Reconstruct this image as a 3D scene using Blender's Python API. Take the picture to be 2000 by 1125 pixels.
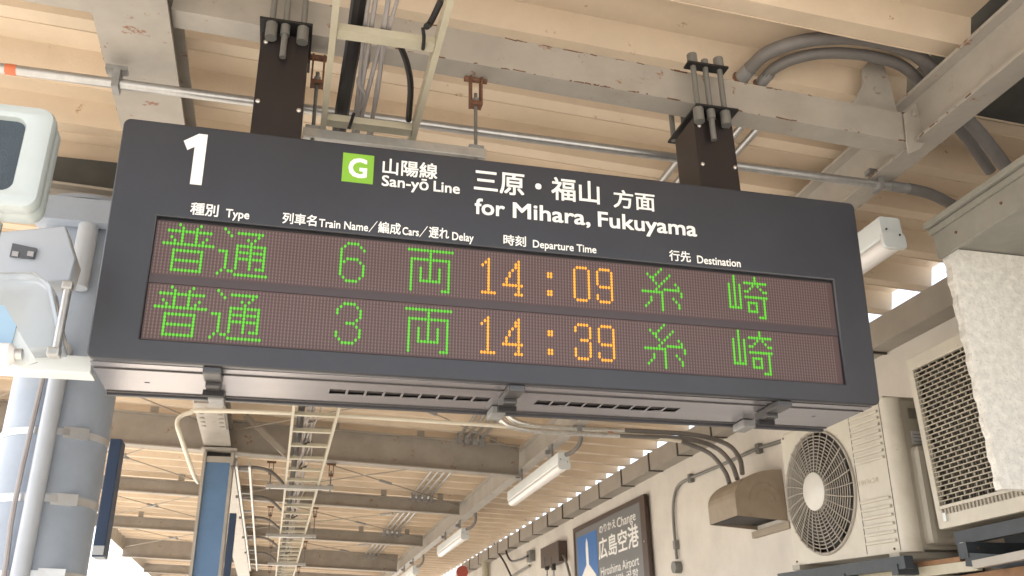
import bpy, bmesh, math, random
import numpy as np
from mathutils import Vector, Matrix
rnd = random.Random(7)
for o in list(bpy.data.objects): bpy.data.objects.remove(o)
SC = bpy.context.scene; COL = SC.collection

# ------------------------------------------------------------------ camera
F = 1757.0; CX, CY = 1000.0, 562.5
def _unit(v): return v/np.linalg.norm(v)
_dx = _unit(np.array([7391.0, 626.5, F]))
_dy = np.array([-483.0, 767.5, F]); _dy = _unit(_dy-_dx*_dx.dot(_dy))
_up = np.cross(_dx, _dy)
if _up[1] > 0: _up = -_up
RW = np.array([_dx, _dy, _up])            # camera axes (right, down, forward) -> world
EYE = np.array([0, 0, 1.6])
def at(px, py, X=None, Y=None, Z=None):
    """the point of the real plane X=, Y= or Z= that the photograph shows at this pixel"""
    r = RW@np.array([px-CX, py-CY, F])
    t = Y/r[1] if Y is not None else X/r[0] if X is not None else (Z-EYE[2])/r[2]
    return Vector(EYE+r*t)
cam = bpy.data.cameras.new('camera'); camo = bpy.data.objects.new('camera', cam); COL.objects.link(camo)
cr, cu, cb = RW@np.array([1, 0, 0]), RW@np.array([0, -1, 0]), RW@np.array([0, 0, -1])
m = Matrix.Identity(4)
for i in range(3): m[i][0], m[i][1], m[i][2] = cr[i], cu[i], cb[i]
m.translation = Vector(EYE); camo.matrix_world = m
cam.sensor_width = 36; cam.lens = 36*F/2000; cam.clip_start = .05; cam.clip_end = 2000
cam.dof.use_dof = True; cam.dof.focus_distance = 2.9; cam.dof.aperture_fstop = 9
SC.camera = camo
# ------------------------------------------------------------------ light
W = bpy.data.worlds.new('World'); SC.world = W; W.use_nodes = True
nt = W.node_tree; bg = nt.nodes['Background']
sky = nt.nodes.new('ShaderNodeTexSky'); sky.sky_type = 'NISHITA'; sky.sun_disc = False
SUN_EL, SUN_AZ = 52, -68                  # azimuth from +Y towards +X
sky.sun_elevation = math.radians(SUN_EL); sky.sun_rotation = math.radians(SUN_AZ)
sky.air_density = 1.0; sky.dust_density = 3.0; sky.ozone_density = 1.0
hs = nt.nodes.new('ShaderNodeHueSaturation'); hs.inputs['Saturation'].default_value = .45; hs.inputs['Value'].default_value = 1.25
nt.links.new(sky.outputs[0], hs.inputs['Color']); nt.links.new(hs.outputs[0], bg.inputs[0]); bg.inputs[1].default_value = .15
sl = bpy.data.lights.new('sun', 'SUN'); sl.energy = 4.5; sl.angle = math.radians(.5); sl.color = (1, .95, .87)
so = bpy.data.objects.new('sun', sl); COL.objects.link(so)
d = Vector((math.sin(math.radians(SUN_AZ))*math.cos(math.radians(SUN_EL)), math.cos(math.radians(SUN_AZ))*math.cos(math.radians(SUN_EL)), math.sin(math.radians(SUN_EL))))
so.rotation_euler = (-d).to_track_quat('-Z', 'Y').to_euler(); so.location = (-8, 3, 12)
vs = SC.view_settings; vs.view_transform = 'Standard'; vs.look = 'None'; vs.gamma = 1; vs.exposure = 1.62
try: vs.use_curve_mapping = False
except Exception: pass
SC.cycles.max_bounces = 10; SC.cycles.diffuse_bounces = 7; SC.cycles.use_denoising = True

# ------------------------------------------------------------------ materials
def mat(name, col, rough=.5, metal=0, var=.12, vscale=6, bump=.0, bscale=40, rust=0, rustcol=(.22, .09, .035), rscale=9, emit=None, es=1, coat=0, spec=None, stretch=(1, 1, 1), dirt=0, dirtcol=(.2, .16, .12), trans=0):
    mt = bpy.data.materials.new(name); mt.use_nodes = True
    N = mt.node_tree.nodes; L = mt.node_tree.links; b = N['Principled BSDF']
    b.inputs['Roughness'].default_value = rough; b.inputs['Metallic'].default_value = metal
    if spec is not None: b.inputs['Specular IOR Level'].default_value = spec
    if coat: b.inputs['Coat Weight'].default_value = coat; b.inputs['Coat Roughness'].default_value = .15
    if trans: b.inputs['Transmission Weight'].default_value = trans
    if emit:
        b.inputs['Emission Color'].default_value = (*emit, 1); b.inputs['Emission Strength'].default_value = es
    b.inputs['Base Color'].default_value = (*col, 1)
    tc = N.new('ShaderNodeNewGeometry'); mp = N.new('ShaderNodeMapping'); mp.inputs['Scale'].default_value = stretch
    L.new(tc.outputs['Position'], mp.inputs[0])
    def noise(sc, det=4, ro=.6):
        n = N.new('ShaderNodeTexNoise'); n.inputs['Scale'].default_value = sc; n.inputs['Detail'].default_value = det; n.inputs['Roughness'].default_value = ro
        L.new(mp.outputs[0], n.inputs['Vector']); return n
    cur = None
    if var:
        n = noise(vscale, 5); r = N.new('ShaderNodeMapRange'); r.inputs[1].default_value = .3; r.inputs[2].default_value = .7
        r.inputs[3].default_value = 1-var; r.inputs[4].default_value = 1+var*.6
        L.new(n.outputs[0], r.inputs[0]); mx = N.new('ShaderNodeMix'); mx.data_type = 'RGBA'; mx.blend_type = 'MULTIPLY'; mx.inputs[0].default_value = 1
        mx.inputs[6].default_value = (*col, 1); L.new(r.outputs[0], mx.inputs[7]); cur = mx.outputs[2]
    def over(cur, c2, sc, lo, hi, amt):
        n = noise(sc, 8, .72); r = N.new('ShaderNodeMapRange'); r.inputs[1].default_value = lo; r.inputs[2].default_value = hi; r.inputs[4].default_value = amt
        L.new(n.outputs[0], r.inputs[0]); mx = N.new('ShaderNodeMix'); mx.data_type = 'RGBA'
        L.new(r.outputs[0], mx.inputs[0])
        if cur: L.new(cur, mx.inputs[6])
        else: mx.inputs[6].default_value = (*col, 1)
        mx.inputs[7].default_value = (*c2, 1); return mx.outputs[2]
    if dirt: cur = over(cur, dirtcol, vscale*.6, .52, .75, dirt)
    if rust: cur = over(cur, rustcol, rscale, .67-rust*.10, .71-rust*.10, .85)
    if cur: L.new(cur, b.inputs['Base Color'])
    if bump:
        n = noise(bscale, 3); bp = N.new('ShaderNodeBump'); bp.inputs['Strength'].default_value = bump; bp.inputs['Distance'].default_value = .004
        L.new(n.outputs[0], bp.inputs['Height']); L.new(bp.outputs[0], b.inputs['Normal'])
    return mt
M = {}
M['roof'] = mat('cream_roof_paint', (.65, .54, .415), .5, var=.12, vscale=2, bump=.35, bscale=70, dirt=.3, dirtcol=(.48, .35, .23), rust=.22, rustcol=(.35, .22, .12), rscale=9)
M['steel'] = mat('beige_grey_steel_paint', (.37, .345, .31), .45, var=.14, vscale=5, rust=.45, rscale=11, dirt=.3, dirtcol=(.30, .25, .18), bump=.12)
M['steel_dark'] = mat('grey_brown_steel_paint', (.30, .272, .238), .5, var=.15, vscale=5, rust=.5, rscale=11, dirt=.3, bump=.1)
M['board'] = mat('charcoal_painted_sheet', (.026, .027, .035), .36, var=.14, vscale=4, dirt=.25, dirtcol=(.055, .052, .055), spec=.6, bump=.03, bscale=200)
M['post'] = mat('black_brown_painted_steel', (.022, .017, .018), .38, var=.08)
M['under'] = mat('brushed_grey_underside', (.31, .30, .325), .27, metal=.7, var=.10, stretch=(.3, 3, 1))
M['latch'] = mat('dark_grey_latch', (.085, .083, .085), .35, metal=.5, var=.1)
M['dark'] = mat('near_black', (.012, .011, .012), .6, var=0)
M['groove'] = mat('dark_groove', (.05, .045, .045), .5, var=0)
M['led_panel'] = mat('brown_led_panel', (.082, .048, .047), .5, var=.04)
M['led_off'] = mat('unlit_led', (.155, .105, .105), .4, var=.05)
M['led_g'] = mat('lit_green_led', (.03, .10, .02), .5, var=0, emit=(.19, 1.0, .03), es=.20)
M['led_a'] = mat('lit_amber_led', (.15, .08, .02), .5, var=0, emit=(1.0, .38, .03), es=.42)
M['letter'] = mat('white_lettering', (.86, .86, .84), .5, var=0)
M['green'] = mat('green_line_colour', (.22, .46, .04), .45, var=.03)
M['galv'] = mat('galvanised_steel', (.50, .50, .49), .38, metal=.7, var=.15, vscale=14, bump=.05)
M['galv_d'] = mat('dull_galvanised_steel', (.30, .30, .30), .5, metal=.4, var=.2, vscale=20, dirt=.3, bump=.1)
M['pipe'] = mat('bright_steel_conduit', (.44, .44, .44), .36, metal=.75, var=.12, vscale=10, stretch=(3, 1, 1))
M['pvc'] = mat('dark_grey_coated_conduit', (.17, .16, .155), .5, var=.12, vscale=12, dirt=.25)
M['bolt_grey'] = mat('grey_painted_bolt', (.20, .20, .19), .45, metal=.3, var=.1)
M['screw'] = mat('bright_screw_head', (.65, .62, .58), .3, metal=.8, var=0)
M['rusty'] = mat('rusty_steel', (.17, .08, .045), .75, var=.4, vscale=40, bump=.3, dirt=.5, dirtcol=(.06, .045, .035))
M['ladder'] = mat('cream_ladder_paint', (.46, .43, .335), .4, var=.1, vscale=8, dirt=.15, dirtcol=(.4, .33, .22))
M['ladder_w'] = mat('pale_ladder_paint', (.72, .68, .58), .4, var=.08)
M['cable'] = mat('black_cable', (.018, .016, .017), .45, var=.1)
M['cable_g'] = mat('grey_cable', (.32, .30, .30), .5, var=.1)
M['white'] = mat('white_enamel', (.68, .72, .73), .35, var=.04, coat=.2)
M['speaker'] = mat('pale_grey_speaker_shell', (.46, .52, .53), .3, var=.06, coat=.3, dirt=.2, dirtcol=(.33, .36, .36))
M['tube'] = mat('opal_lamp_cover', (.82, .80, .79), .3, var=.02)
M['wall'] = mat('pale_plaster', (.66, .63, .58), .85, var=.10, vscale=2.5, bump=.5, bscale=26, dirt=.3, dirtcol=(.5, .44, .36))
M['stucco'] = mat('rough_white_stucco', (.72, .71, .67), .9, var=.2, vscale=30, bump=1.0, bscale=45, rust=1.0, rustcol=(.48, .47, .43), rscale=80)
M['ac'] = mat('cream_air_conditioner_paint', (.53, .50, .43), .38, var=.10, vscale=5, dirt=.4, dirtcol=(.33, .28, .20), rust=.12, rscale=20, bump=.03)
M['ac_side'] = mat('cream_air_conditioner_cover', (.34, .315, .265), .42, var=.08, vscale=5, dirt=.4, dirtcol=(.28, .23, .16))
M['grille'] = mat('grey_brown_guard_wire', (.36, .33, .285), .5, var=.1)
M['hub'] = mat('pale_grey_fan_hub', (.60, .59, .55), .4, var=.03)
M['fan'] = mat('dark_fan_blade', (.07, .065, .06), .5, var=.1)
M['guard'] = mat('dusty_guard_paint', (.50, .46, .38), .5, var=.3, vscale=6)
M['fin'] = mat('dusty_fin', (.15, .138, .115), .6, var=.3, vscale=20)
M['bracket'] = mat('blue_grey_steel_bracket', (.036, .046, .056), .5, var=.2, vscale=12, rust=.25, rscale=20)
M['hood'] = mat('weathered_beige_hood', (.34, .285, .22), .5, metal=.2, var=.12, vscale=6, dirt=.5, dirtcol=(.26, .19, .12), rust=.25, rscale=18)
M['gutter'] = mat('grey_beige_gutter', (.33, .305, .27), .5, var=.14, vscale=3, dirt=.35, dirtcol=(.30, .25, .2))
M['joint'] = mat('dark_joint_sealant', (.06, .05, .045), .6, var=.1)
M['fascia'] = mat('grey_eave_fascia', (.27, .265, .235), .5, var=.15, vscale=6, dirt=.3, rust=.2, rscale=20)
M['soffit'] = mat('dark_soffit_and_gap_shade', (.075, .078, .075), .7, var=.2)
M['sign_grey'] = mat('blue_grey_sign_face', (.165, .172, .18), .4, var=.03)
M['sign_frame'] = mat('brown_sign_frame', (.075, .05, .04), .45, var=.1)
M['sign_blue'] = mat('blue_symbol_panel', (.035, .16, .46), .4, var=.05)
M['pillar'] = mat('pale_grey_pillar_paint', (.31, .365, .45), .4, var=.14, vscale=4, dirt=.35, dirtcol=(.3, .3, .3), bump=.06)
M['pillar_pipe'] = mat('pale_grey_conduit', (.42, .46, .52), .35, var=.06)
M['steelband'] = mat('stainless_band', (.6, .6, .6), .3, metal=.7, var=.1)
M['blue'] = mat('mid_blue_column_paint', (.10, .19, .34), .42, var=.1, vscale=6, bump=.05)
M['navy'] = mat('navy_board', (.02, .04, .085), .4, var=.1)
M['navy_edge'] = mat('pale_board_trim', (.42, .44, .46), .4, var=.1)
M['mesh_dark'] = mat('blue_grey_mesh', (.045, .065, .085), .5, var=.15, vscale=40, bump=.6, bscale=260)
M['housing'] = mat('light_grey_housing', (.47, .52, .59), .4, var=.05)
M['label_dark'] = mat('dark_grey_label', (.10, .11, .13), .4, var=0)
M['label_pale'] = mat('pale_label_window', (.42, .42, .44), .4, var=0)
M['orange'] = mat('orange_tape', (.62, .16, .07), .5, var=.1)
M['concrete'] = mat('platform_concrete', (.50, .46, .40), .85, var=.12, vscale=1.2, bump=.2)
M['ballast'] = mat('track_ballast', (.36, .32, .27), .95, var=.3, vscale=14, bump=.8)
M['brownrust'] = mat('rust_brown_sheet', (.24, .13, .065), .7, var=.3, vscale=10, bump=.3, dirt=.4, dirtcol=(.10, .07, .05))
M['pane'] = mat('pale_blue_translucent_cover', (.62, .68, .74), .12, var=.04, trans=.45)
M['blue_pane'] = mat('light_blue_pane', (.32, .47, .62), .2, var=.05)
M['red'] = mat('faded_red_disc', (.45, .10, .08), .5, var=.05)
M['streak'] = mat('silver_flexible_joint', (.7, .7, .68), .25, metal=.8, var=.2, vscale=30)

# ------------------------------------------------------------------ mesh helpers
def worldloc(o):
    v = Vector((0, 0, 0))
    while o is not None: v = v+Vector(o.location); o = o.parent
    return v
def obj(name, bm, m, parent=None, local=False, smooth=False, loc=None):
    me = bpy.data.meshes.new(name)
    if isinstance(bm, bpy.types.Mesh): me = bm
    else:
        if smooth:
            for f in bm.faces: f.smooth = True
        bm.to_mesh(me); bm.free()
    if m is not None and not me.materials: me.materials.append(M[m] if isinstance(m, str) else m)
    o = bpy.data.objects.new(name, me); COL.objects.link(o)
    if parent is not None:
        o.parent = parent
        if not local and loc is None: me.transform(Matrix.Translation(-worldloc(parent)))
    if loc is not None: o.location = Vector(loc)-(worldloc(parent) if (parent is not None and not local) else Vector((0, 0, 0)))
    if smooth:
        try: me.set_sharp_from_angle(angle=math.radians(40))
        except Exception: pass
    return o
def tag(o, label=None, cat=None, group=None, kind=None):
    if label: o['label'] = label
    if cat: o['category'] = cat
    if group: o['group'] = group
    if kind: o['kind'] = kind
    return o
def thing(name, loc, label, cat, group=None, kind=None, rot=None):
    o = bpy.data.objects.new(name, None); COL.objects.link(o); o.location = loc; o.empty_display_size = .1
    if rot: o.rotation_euler = rot
    return tag(o, label, cat, group, kind)
def struct(name, bm, m): return tag(obj(name, bm, m), kind='structure')
def copy_tree(o, parent=None):
    c = o.copy(); COL.objects.link(c); c.parent = parent
    for ch in list(o.children): copy_tree(ch, c)
    return c
def NB(): return bmesh.new()
def box(bm, x0, x1, y0, y1, z0, z1, mtx=None, bev=0):
    ret = bmesh.ops.create_cube(bm, size=1); vs_ = ret['verts']
    for v in vs_: v.co = Vector((x0+(v.co.x+.5)*(x1-x0), y0+(v.co.y+.5)*(y1-y0), z0+(v.co.z+.5)*(z1-z0)))
    if bev:
        es = list({e for v in vs_ for e in v.link_edges}); r = bmesh.ops.bevel(bm, geom=es, offset=bev, segments=2, affect='EDGES', profile=.6)
        vs_ = list({v for f in r['faces'] for v in f.verts} | {v for v in vs_ if v.is_valid})
    if mtx is not None:
        for v in vs_: v.co = mtx@v.co
    return bm
def frame_of(t, upv=Vector((0, 0, 1))):
    t = t.normalized()
    if abs(t.dot(upv)) > .98: upv = Vector((1, 0, 0))
    s = t.cross(upv).normalized(); u = s.cross(t).normalized(); return s, u
def bar(bm, a, b, w, h, upv=Vector((0, 0, 1))):
    a, b = Vector(a), Vector(b); s, u = frame_of(b-a, upv); vv = []
    for p in (a, b):
        for i, j in ((-1, -1), (1, -1), (1, 1), (-1, 1)): vv.append(bm.verts.new(p+s*w*.5*i+u*h*.5*j))
    bm.faces.new(vv[3::-1]); bm.faces.new(vv[4:8])
    for i in range(4): bm.faces.new((vv[i], vv[(i+1) % 4], vv[4+(i+1) % 4], vv[4+i]))
    return bm
def smoothpath(pts, n=6):
    pts = [Vector(p) for p in pts]
    if len(pts) < 3: return pts
    out = []; P = [pts[0]*2-pts[1]]+pts+[pts[-1]*2-pts[-2]]
    for i in range(1, len(P)-2):
        a, b, c, d_ = P[i-1:i+3]
        for k in range(n):
            t = k/n; out.append(.5*((2*b)+(c-a)*t+(2*a-5*b+4*c-d_)*t*t+(3*b-a-3*c+d_)*t**3))
    out.append(pts[-1]); return out
def tube(bm, pts, r, n=10, smooth=0, rf=None):
    pts = smoothpath(pts, smooth) if smooth else [Vector(p) for p in pts]
    rings = []; s = None
    for i, p in enumerate(pts):
        t = (pts[min(i+1, len(pts)-1)]-pts[max(i-1, 0)]).normalized()
        if s is None: s, u = frame_of(t)
        else: s = (s-t*s.dot(t)).normalized(); u = s.cross(t)
        rr = r if rf is None else rf(i/(len(pts)-1))
        rings.append([bm.verts.new(p+(s*math.cos(2*math.pi*k/n)+u*math.sin(2*math.pi*k/n))*rr) for k in range(n)])
    for A, B in zip(rings, rings[1:]):
        for k in range(n): bm.faces.new((A[k], A[(k+1) % n], B[(k+1) % n], B[k]))
    bm.faces.new(rings[0][::-1]); bm.faces.new(rings[-1]); return bm
def ibeam(bm, a, b, w, h, tf=.014, tw=.012):
    """I section from a to b, the points being the middle of the underside"""
    a, b = Vector(a), Vector(b); Z = Vector((0, 0, 1))
    bar(bm, a+Z*tf/2, b+Z*tf/2, w, tf); bar(bm, a+Z*(h-tf/2), b+Z*(h-tf/2), w, tf); bar(bm, a+Z*h/2, b+Z*h/2, tw, h-2*tf-.001)
    return bm
def plate(loops, depth, bev=0, mtx=None):
    """flat plate with holes; loops in XY, thickness along Z from 0 to depth"""
    cu_ = bpy.data.curves.new('tmp', 'CURVE'); cu_.dimensions = '2D'; cu_.fill_mode = 'BOTH'; cu_.extrude = max(depth/2-bev, .00005); cu_.bevel_depth = bev; cu_.bevel_resolution = 1 if bev else 0
    cu_.offset = -bev
    for lp in loops:
        s = cu_.splines.new('POLY'); s.points.add(len(lp)-1); s.use_cyclic_u = True
        for i, (x, y) in enumerate(lp): s.points[i].co = (x, y, 0, 1)
    t = bpy.data.objects.new('tmp', cu_); COL.objects.link(t)
    me = bpy.data.meshes.new_from_object(t.evaluated_get(bpy.context.evaluated_depsgraph_get()))
    bpy.data.objects.remove(t); bpy.data.curves.remove(cu_)
    bm = NB(); bm.from_mesh(me); bpy.data.meshes.remove(me)
    for v in bm.verts: v.co.z += depth/2
    bmesh.ops.remove_doubles(bm, verts=bm.verts, dist=1e-6)
    if mtx is not None: bmesh.ops.transform(bm, matrix=mtx, verts=bm.verts)
    return bm
def rrect(x0, x1, y0, y1, r=.02, n=5):
    P = []
    for cx, cy, a0 in ((x1-r, y0+r, -90), (x1-r, y1-r, 0), (x0+r, y1-r, 90), (x0+r, y0+r, 180)):
        for k in range(n+1):
            a = math.radians(a0+90*k/n); P.append((cx+r*math.cos(a), cy+r*math.sin(a)))
    return P
def rect(x0, x1, y0, y1): return [(x0, y0), (x1, y0), (x1, y1), (x0, y1)]
def axes(o, ex, ey, ez):
    m_ = Matrix.Identity(4)
    for i in range(3): m_[i][0], m_[i][1], m_[i][2], m_[i][3] = ex[i], ey[i], ez[i], o[i]
    return m_
_H = {}
def text_bm(s, x0, x1, ybase, cap, mtx, bold=.0, thick=.0008, full=False):
    """lettering fitted between x0 and x1; cap = height of capitals (or of the whole ink when full)"""
    def mk(st):
        c = bpy.data.curves.new('t', 'FONT'); c.body = st; c.size = 1; c.extrude = .01; c.resolution_u = 3
        t = bpy.data.objects.new('t', c); COL.objects.link(t); bpy.context.view_layer.update()
        me = bpy.data.meshes.new_from_object(t.evaluated_get(bpy.context.evaluated_depsgraph_get()))
        bpy.data.objects.remove(t); bpy.data.curves.remove(c); return me
    me = mk(s); xs = [v.co.x for v in me.vertices]; ys = [v.co.y for v in me.vertices]
    if full: yb, ch = min(ys), max(ys)-min(ys)
    else:
        if 0 not in _H: h = mk('H'); _H[0] = (min(v.co.y for v in h.vertices), max(v.co.y for v in h.vertices))
        yb = _H[0][0]; ch = _H[0][1]-yb
    sx = (x1-x0)/(max(xs)-min(xs)+2*bold); sy = cap/(ch+2*bold); mx_ = min(xs)-bold; yb -= bold
    out = NB(); offs = [(0, 0)]+([(bold*math.cos(a), bold*math.sin(a)) for a in (math.pi/4+k*math.pi/2 for k in range(4))] if bold else [])
    base = [v.co.copy() for v in me.vertices]
    for i, (ox, oy) in enumerate(offs):
        for v, c in zip(me.vertices, base): v.co = mtx@Vector((x0+(c.x+ox-mx_)*sx, ybase+(c.y+oy-yb)*sy, (c.z+.01)/.02*thick+i*.00006))
        out.from_mesh(me)
    return out
def disc(bm, c, n_, r, h, seg=12):
    c = Vector(c); tube(bm, [c, c+Vector(n_).normalized()*h], r, seg)

# ================================================================== GROUND
bm = NB(); box(bm, -2.6, 60, -40, 140, -.3, 0); struct('platform', bm, 'concrete')
bm = NB(); box(bm, -300, -2.6, -300, 300, -1.5, -1.1); box(bm, -2.6, 300, -300, -40, -1.5, -1.1); box(bm, -2.6, 300, 140, 300, -1.5, -1.1); box(bm, 60, 300, -40, 140, -1.5, -1.1); struct('ground', bm, 'ballast')

# ================================================================== CANOPY
SL = .045
def rz(x): return 4.10-SL*x
canopy = thing('platform_canopy', (-.65, 9.45, 0), 'cream corrugated platform canopy with beige steel beams overhead', 'canopy')
P0, PITCH = 3.33, .425
def roof_mesh(x0, x1):
    bm = NB()
    prof = [(0, 0), (.085, 0), (.125, .12), (.385, .12), (.425, 0)]
    for dz in (0, .006):
        cols = []
        for x in (x0, x1): cols.append([bm.verts.new((x, y, rz(x)+z+dz)) for y, z in prof])
        for i in range(4):
            q = (cols[0][i], cols[0][i+1], cols[1][i+1], cols[1][i]); bm.faces.new(q if dz else q[::-1])
    # small lap edge under each sheet
    box(bm, x0, x1, .079, .083, -.004, -.0005)
    for v in bm.verts[-8:]: v.co.z += rz(v.co.x)
    me = bpy.data.meshes.new('roof_panel'); bm.to_mesh(me); bm.free(); me.materials.append(M['roof']); return me
rm_full, rm_short = roof_mesh(-2.9, 4.06), roof_mesh(-2.9, 2.64)
for k in range(-9, 66):
    y = P0+PITCH*k
    obj('roof_panel', rm_full if k >= -1 else rm_short, None, canopy, loc=(0, y, 0))
# edge trims
bm = NB(); bar(bm, (-2.92, -.6, rz(-2.9)-.09), (-2.92, 31.4, rz(-2.9)-.09), .02, .26); obj('edge_fascia', bm, 'steel', canopy)
# girders along the platform
bm = NB(); ibeam(bm, (-.65, -1, 3.757), (-.65, 31.4, 3.757), .26, .22); gl = obj('girder', bm, 'steel', canopy)
bm = NB(); ibeam(bm, (2.545, -1, 3.655), (2.545, 31.4, 3.655), .115, .235); gr = obj('girder', bm, 'steel', canopy)
def flakes(parent, a, b, n, up):
    a, b = Vector(a), Vector(b); bm = NB(); d_ = (b-a).normalized(); t = 0
    for k in range(n):
        t = rnd.random(); t = t if rnd.random() < .35 else .42+.07*rnd.gauss(0, 1)+(.25 if k % 3 == 0 else 0); t = min(max(t, 0), .97); L_ = rnd.uniform(.006, .03)*(1 if rnd.random() < .8 else 2)
        p = a.lerp(b, t); w_ = rnd.uniform(.0012, .0035)
        bar(bm, p+Vector((0, 0, rnd.uniform(-.002, .004)*up)), p+d_*L_+Vector((0, 0, rnd.uniform(-.002, .004)*up)), w_, w_*1.3)
    tag(obj('rust_flake', bm, 'rusty', parent), kind='stuff')
flakes(gl, (-.781, .8, 3.76), (-.781, 4.2, 3.76), 22, 1); flakes(gr, (2.486, 1.2, 3.66), (2.486, 5, 3.66), 30, 1)
# splice bolts under the left girder
for i in range(5):
    for x in (-.73, -.57):
        bm = NB(); disc(bm, (x, 7.9+.14*i, 3.757), (0, 0, -1), .022, .02, 8); obj('bolt', bm, 'steel_dark', gl)
bm = NB(); box(bm, -.765, -.535, 7.7, 8.6, 3.743, 3.756); obj('splice_plate', bm, 'steel', gl)
def cross(y, x0, x1, zb, h, m_='steel', w=.1, c=False):
    bm = NB()
    if c: bar(bm, (x0, y, zb-SL*x0+h/2), (x1, y, zb-SL*x1+h/2), w, h)
    else: ibeam(bm, (x0, y, zb-SL*x0), (x1, y, zb-SL*x1), w, h)
    return obj('cross_beam', bm, m_, canopy)
b0 = cross(2.80, -.515, 2.595, 3.772, .150, c=True)
cross(2.80, -2.9, -.785, 3.772, .150, c=True)
flakes(b0, (.0, 2.749, 3.774), (2.55, 2.749, 3.774-SL*2.55), 48, 1); flakes(b0, (.0, 2.749, 3.918), (2.55, 2.749, 3.918-SL*2.55), 25, 1)
for yy in (22.9, 26.2, 29.5): cross(yy, -2.9, 2.48, 3.80, .2 if yy < 29 else .45, 'steel_dark')
cross(4.45, -2.9, -.785, 3.70, .18, w=.12)
cross(6.15, -2.9, 2.48, 3.78, .17, 'steel_dark')
bA = cross(9.40, -2.9, 2.48, 3.685, .335, 'steel_dark', w=.14)
cross(12.75, -2.9, 2.48, 3.82, .185, 'steel_dark'); cross(16.1, -2.9, 2.48, 3.82, .185, 'steel_dark')
cross(19.5, -2.9, 2.48, 3.74, .45, 'steel_dark', w=.14)
bm = NB(); box(bm, -1.36, -.80, 4.50, 4.52, 3.93, 4.14); obj('gap_shade_panel', bm, 'soffit', canopy)  # dark sheet standing in for the shaded gap between beam and roof
# gusset standing on the near cross beam, with bolts
def on(px, py, Y): p = at(px, py, Y=Y); return (p.x, p.z)
mY = axes((0, 2.80, 0), (1, 0, 0), (0, 0, 1), (0, -1, 0))
gs = [on(*p, 2.80) for p in ((1650, 215), (1672, 190), (1683, 165), (1681, 138), (1698, 118), (1722, 128), (1733, 160), (1752, 232))]
g_ = obj('gusset_plate', plate([gs], .012, 0, mY), 'steel', canopy)
bm = NB(); disc(bm, at(1712, 178, Y=2.788), (0, -1, 0), .018, .014, 6); obj('bolt', bm, 'steel', g_)
gs = [on(*p, 2.735) for p in ((1765, 222), (1835, 160), (1843, 205), (1836, 240), (1798, 290), (1775, 300))]
g_ = obj('gusset_plate', plate([gs], .01, 0, axes((0, 2.745, 0), (1, 0, 0), (0, 0, 1), (0, -1, 0))), 'steel', canopy)
for p in ((1803, 212), (1784, 224), (1833, 206)):
    bm = NB(); disc(bm, at(*p, Y=2.735), (0, -1, 0), .013, .016, 6); obj('bolt', bm, 'steel', g_)
# brackets holding the sheets on the beams further back
for y in (6.15, 9.4, 12.75, 16.1):
    for x in (-2.2, -1.3, .5, 1.4, 2.2):
        bm = NB(); box(bm, x-.04, x+.04, y-.004, y+.004, rz(x)-.10, rz(x)-.001); obj('sheet_bracket', bm, 'steel', canopy)
# roof bracing rods with turnbuckles
def rod(a, b, t=None):
    bm = NB(); tube(bm, [a, b], .007, 6); r_ = obj('brace_rod', bm, 'steel_dark', canopy)
    a, b = Vector(a), Vector(b); c = a.lerp(b, .42 if t is None else t); dd = (b-a).normalized()*.12
    bm = NB(); tube(bm, [c-dd, c+dd], .018, 6); obj('turnbuckle', bm, 'galv_d', r_)
for ya, yb in ((6.2, 9.3), (9.5, 12.7), (12.8, 16.0), (16.2, 19.4)):
    rod((-.5, ya, 3.93), (2.45, yb, 3.84), .6); rod((2.45, ya, 3.84), (-.5, yb, 3.93), .3); rod((-.8, ya, 3.98), (-2.85, yb, 4.05), .5); rod((-2.85, ya, 4.05), (-.8, yb, 3.98), .5)
bm = NB(); bar(bm, at(480, 812, Y=9.2), at(566, 896, Y=9.2), .05, .05); obj('knee_brace', bm, 'steel_dark', canopy)

# ================================================================== DARK SOFFIT, FASCIA, STUCCO
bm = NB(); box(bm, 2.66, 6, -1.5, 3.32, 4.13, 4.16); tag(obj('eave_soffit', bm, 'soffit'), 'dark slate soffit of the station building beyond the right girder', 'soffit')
ev = thing('eave_fascia', (2.56, 2.3, 3.17), 'grey painted metal eave fascia above the rough stucco block', 'fascia')
xe = 2.555
bm = NB(); box(bm, xe, xe+.02, .9, 2.83, 3.155, 3.29, bev=.003); obj('fascia_board', bm, 'fascia', ev)
bm = NB(); box(bm, xe-.03, xe+.05, .9, 2.84, 3.292, 3.318, bev=.004); obj('drip_edge', bm, 'fascia', ev)
bm = NB(); box(bm, xe-.012, xe-.001, .9, 2.835, 3.262, 3.288); obj('trim_strip', bm, 'fascia', ev)
for y in (2.0, 2.45, 2.7):
    bm = NB(); disc(bm, (xe, y, 3.215), (-1, 0, 0), .006, .004, 8); obj('nail', bm, 'rusty', ev)
bm = NB(); box(bm, xe+.02, 6, .9, 2.83, 3.20, 3.31); obj('eave_deck', bm, 'fascia', ev)
bm = NB(); box(bm, 2.585, 6, 2.80, 2.835, 2.207, 3.195)
bmesh.ops.subdivide_edges(bm, edges=[e for e in bm.edges if abs(e.verts[0].co.z-e.verts[1].co.z) > .1], cuts=60)
for v in bm.verts:
    if v.co.x < 2.6: v.co.x += .0035*math.sin(v.co.z*53)+.002*math.sin(v.co.z*131+1)
tag(obj('stucco_block', bm, 'stucco'), 'rough white stucco block hanging under the grey eave fascia', 'wall block')

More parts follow.
